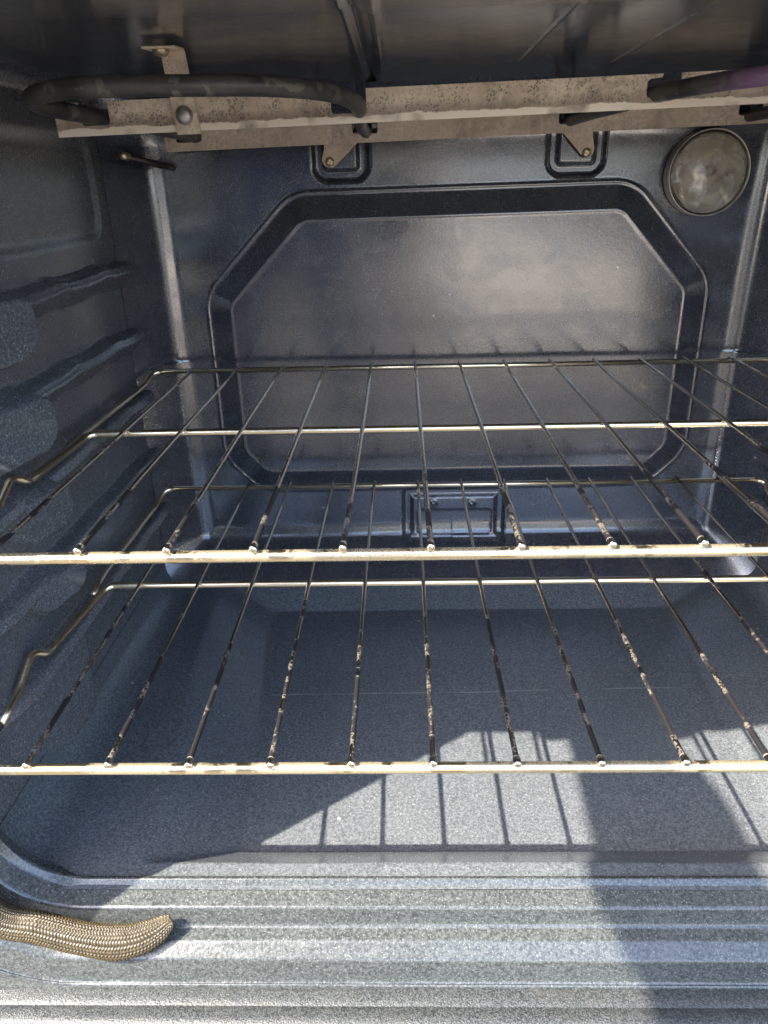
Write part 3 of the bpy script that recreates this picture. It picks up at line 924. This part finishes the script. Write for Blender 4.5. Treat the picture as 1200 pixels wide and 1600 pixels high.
rack('oven_rack', 'upper wire rack, level with the middle of the octagonal back panel', -0.0157, 0.0, 0.0, -0.0160, 0.136, 3)
rack('oven_rack', 'lower wire rack, just above the oven floor, casting rod shadows on it', -0.0150, -0.0202, -0.1203, -0.1385, 0.108, 5)

# ------------------------------------------------------------------ woven door gasket, loose end on the frame
def gasket():
    pts = [(-0.268, -0.026, 0.18), (-0.269, -0.026, 0.05), (-0.270, -0.026, -0.08), (-0.268, -0.026, -0.17), (-0.262, -0.024, -0.205), (-0.2366, -0.0235, -0.2416), (-0.2135, -0.0245, -0.2477), (-0.1903, -0.0260, -0.2543), (-0.1707, -0.0268, -0.2578), (-0.1550, -0.0258, -0.2574), (-0.1436, -0.0225, -0.2549), (-0.1362, -0.0190, -0.2515), (-0.1330, -0.0178, -0.2496)]
    P = smooth_path(pts, 40)
    d = [0]
    for a, b in zip(P, P[1:]):
        d.append(d[-1] + (b - a).length)
    tot = d[-1]
    n = int(tot / 0.00042)
    s = np.linspace(0, tot, n)
    arr = np.array([tuple(p) for p in P])
    Q = np.stack([np.interp(s, d, arr[:, i]) for i in range(3)], 1)
    T = np.gradient(Q, axis=0); T /= np.linalg.norm(T, axis=1)[:, None]
    N = np.array([0, -0.80, 0.60])                       # roughly away from the frame face
    N = N[None] - T * (T @ N)[:, None]; N /= np.linalg.norm(N, axis=1)[:, None]
    W = np.cross(T, N)
    seg = 96
    th = np.linspace(0, 2 * np.pi, seg, endpoint=False)
    rest = tot - s
    wide = np.interp(rest, [0, 0.002, 0.008, 0.018, 0.035, 0.055, 0.085, 0.12, tot], [0.0030, 0.0048, 0.0070, 0.0090, 0.0104, 0.0096, 0.0092, 0.0090, 0.0092])
    thick = np.interp(rest, [0, 0.002, 0.010, 0.030, 0.06, tot], [0.0009, 0.0014, 0.0024, 0.0042, 0.0054, 0.0060])
    # chevron knit: rows of small loops, each row leaning the other way
    rows = 26
    v = (th / (2 * np.pi)) * rows
    SS, VV = np.meshgrid(s, v, indexing='ij')
    row = np.floor(VV); fr_ = VV - row
    lean = np.where(row % 2 == 0, 1, -1)
    ph = SS / 0.00195 + lean * (fr_ - 0.5) * 0.75 + (row % 2) * 0.5 + 0.3 * np.sin(SS * 90 + row)
    h = np.abs(np.sin(np.pi * ph)) ** 0.7 * np.clip(np.sin(np.pi * fr_), 0, 1) ** 0.55
    cx, sy = np.cos(th)[None], np.sin(th)[None]
    sq = 0.85
    ex = np.sign(cx) * np.abs(cx) ** sq; ey = np.sign(sy) * np.abs(sy) ** sq
    R1 = wide[:, None] - 0.0011 + 0.0014 * h; R2 = thick[:, None] - 0.0010 + 0.0014 * h
    V = Q[:, None] + W[:, None] * (ex * R1)[..., None] + N[:, None] * (ey * R2)[..., None]
    me = grid_mesh('door_gasket', V[..., 0], V[..., 1], V[..., 2], wrap=True)
    at = me.attributes.new('strand', 'FLOAT', 'POINT')
    at.data.foreach_set('value', h.ravel().astype(np.float32))
    bm = bmesh.new(); bm.from_mesh(me)
    bmesh.ops.holes_fill(bm, edges=[e for e in bm.edges if e.is_boundary], sides=0)
    bmesh.ops.recalc_face_normals(bm, faces=bm.faces)
    bm.to_mesh(me); bm.free()
    o = link('door_gasket', me, M['gasket'])
    tag(o, 'tan braided fibre door gasket, its loose end lying on the front frame', 'gasket')
gasket()

# ------------------------------------------------------------------ the photographer, standing outside the frame; the left arm throws the band of shade on the floor
def person():
    bm = bmesh.new()
    ly = bm.verts.layers.skin.verify()
    cur = {}
    def v(key, co, r, r2=None):
        x = bm.verts.new(co); x[ly].radius = (r, r2 or r); cur[key] = x
        return x
    def chain(a, items):
        prev = cur[a]
        for key, co, r in items:
            x = v(key, co, *(r if isinstance(r, tuple) else (r,)))
            bm.edges.new((prev, x)); prev = x
    pel = v('pelvis', (-0.30, -1.06, 0.27), 0.15, 0.12)
    pel[ly].use_root = True
    chain('pelvis', [('waist', (-0.30, -1.03, 0.42), (0.145, 0.11)), ('chest', (-0.30, -0.95, 0.61), (0.165, 0.12)), ('collar', (-0.295, -0.865, 0.755), (0.11, 0.09)),
                     ('neck', (-0.295, -0.815, 0.835), 0.056), ('skull', (-0.29, -0.765, 0.905), (0.070, 0.078)), ('crown', (-0.288, -0.750, 0.985), (0.076, 0.088)), ('top', (-0.287, -0.755, 1.045), 0.05)])
    chain('collar', [('shl', (-0.465, -0.79, 0.745), 0.065), ('ual', (-0.470, -0.66, 0.695), 0.056), ('ell', (-0.412, -0.475, 0.620), 0.051), ('fal', (-0.348, -0.32, 0.530), 0.050), ('wrl', (-0.288, -0.165, 0.425), 0.034), ('pal', (-0.270, -0.110, 0.378), (0.040, 0.020))])
    chain('collar', [('shr', (-0.125, -0.82, 0.745), 0.065), ('uar', (-0.06, -0.80, 0.62), 0.054), ('elr', (0.015, -0.77, 0.44), 0.046), ('far', (0.04, -0.65, 0.32), 0.042), ('wrr', (0.065, -0.485, 0.165), 0.030), ('par', (0.062, -0.430, 0.130), (0.022, 0.038))])
    for sgn, k, fx in ((-1, 'l', -0.44), (1, 'r', -0.17)):
        chain('pelvis', [('hip' + k, (-0.30 + sgn * 0.09, -1.05, 0.17), 0.105), ('th' + k, (-0.30 + sgn * 0.105, -1.03, 0.0), 0.088), ('kn' + k, (fx, -1.01, -0.16), 0.064), ('ca' + k, (fx, -1.04, -0.32), 0.060), ('an' + k, (fx, -1.06, -0.53), 0.045), ('he' + k, (fx, -1.06, -0.575), (0.045, 0.042)), ('to' + k, (fx - 0.01 * sgn, -0.92, -0.588), (0.048, 0.03))])
    # five fingers on each hand
    def finger(a, pts, r):
        chain(a, [('%s_f%g_%d' % (a, r * 1e5 + pts[0][0], i), p, r * (1 - 0.12 * i)) for i, p in enumerate(pts)])
    for i, (dx, ln) in enumerate(((-0.027, 0.062), (-0.010, 0.076), (0.009, 0.080), (0.027, 0.070))):
        b0 = Vector((-0.266 + dx, -0.080, 0.357))
        finger('pal', [b0, b0 + Vector((dx * 0.2, ln * 0.5, -0.010)), b0 + Vector((dx * 0.3, ln * 0.95, -0.014))], 0.0095)
    finger('pal', [(-0.228, -0.118, 0.378), (-0.207, -0.092, 0.360), (-0.195, -0.070, 0.350)], 0.0105)
    pc = CAM - FWD * 0.0175 - UP * 0.075                  # centre of the phone
    for i, (dz, ln) in enumerate(((0.024, 0.9), (0.006, 1.0), (-0.012, 0.95), (-0.028, 0.8))):
        b0 = pc + RIGHT * 0.050 - FWD * 0.030 + UP * (dz - 0.03)
        finger('par', [b0, b0 + RIGHT * -0.002 + FWD * 0.037, b0 + RIGHT * -0.030 * ln + FWD * 0.0475], 0.0088)
    t0 = pc + RIGHT * 0.046 - FWD * 0.045 - UP * 0.02
    finger('par', [t0, t0 + RIGHT * -0.006 + FWD * 0.018 + UP * 0.022, t0 + RIGHT * -0.030 + FWD * 0.024 + UP * 0.035], 0.0102)
    me = bpy.data.meshes.new('person')
    bm.to_mesh(me); bm.free()
    o = bpy.data.objects.new('person', me); C.objects.link(o)
    sk = o.modifiers.new('skin', 'SKIN'); sk.use_smooth_shade = True
    sb = o.modifiers.new('sub', 'SUBSURF'); sb.levels = sb.render_levels = 2
    dg = bpy.context.evaluated_depsgraph_get()
    ev = o.evaluated_get(dg)
    me2 = bpy.data.meshes.new_from_object(ev)
    o.modifiers.clear(); o.data = me2
    me2.materials.clear()
    for m in ('shirt', 'jeans', 'skin', 'hair', 'shoe'):
        me2.materials.append(M[m])
    for p in me2.polygons:
        c = p.center
        p.use_smooth = True
        i = 0
        if c.z < 0.32: i = 1
        if c.z < -0.545: i = 4
        if c.y > -0.47 and c.x > -0.12: i = 2                      # right forearm and hand
        elif c.z > 0.835: i = 2
        elif c.x < -0.2 and c.y > -0.205: i = 2                     # left hand
        if c.z > 0.40 or c.y < -0.86: pass
        if c.z < 0.32 and c.y > -0.72 and c.x > -0.12: i = 2
        p.material_index = i
    tag(o, 'person in grey shirt and jeans leaning on the oven, phone in hand', 'person')
    # hair, ears, eyes and nose as children
    def blob(name, ctr, rad, mat, cut=None):
        b = bmesh.new()
        bmesh.ops.create_icosphere(b, subdivisions=3, radius=1)
        for q in b.verts:
            q.co = Vector((q.co.x * rad[0], q.co.y * rad[1], q.co.z * rad[2]))
            q.co *= 1 + 0.025 * math.sin(q.co.x * 190 + q.co.z * 130)
            q.co += Vector(ctr)
        if cut:
            bmesh.ops.delete(b, geom=[q for q in b.verts if cut(q.co)], context='VERTS')
        m = bpy.data.meshes.new(name); b.to_mesh(m); b.free()
        return link(name, m, mat, o)
    blob('hair', (-0.288, -0.768, 0.992), (0.089, 0.098, 0.088), M['hair'], lambda q: q.y > -0.705 and q.z < 1.02 or q.z < 0.915)
    for sx in (-1, 1):
        blob('ear', (-0.289 + sx * 0.080, -0.760, 0.935), (0.010, 0.019, 0.029), M['skin'])
        blob('eye', (-0.288 + sx * 0.030, -0.674, 0.945), (0.012, 0.010, 0.009), M['eye'])
    blob('nose', (-0.288, -0.668, 0.915), (0.013, 0.019, 0.022), M['skin'])
    blob('mouth', (-0.289, -0.682, 0.880), (0.024, 0.010, 0.006), M['skin'])
    return o
person()

def phone():
    me = box_mesh('phone', -0.037, 0.037, -0.078, 0.078, -0.004, 0.004, 0.003, 3)
    o = link('phone', me, M['phone'])
    c = CAM - FWD * 0.0175 - UP * 0.060
    o.matrix_world = Matrix(((RIGHT.x, UP.x, -FWD.x, c.x), (RIGHT.y, UP.y, -FWD.y, c.y), (RIGHT.z, UP.z, -FWD.z, c.z), (0, 0, 0, 1)))
    tag(o, 'black phone held up in front of the open oven', 'phone')
    for k, (x, y) in enumerate(((0.0, 0.061), (0.0, 0.038), (0.02, 0.05))):
        l = link('camera_lens', lathe_mesh('camera_lens', [(0.0, 0.0), (0.007, 0.0), (0.008, -0.001), (0.008, -0.003), (0.0, -0.003)], 24, 'Z'), M['cooktop'], o)
        l.location = (x, y, -0.0042)
phone()
bpy.context.view_layer.update()
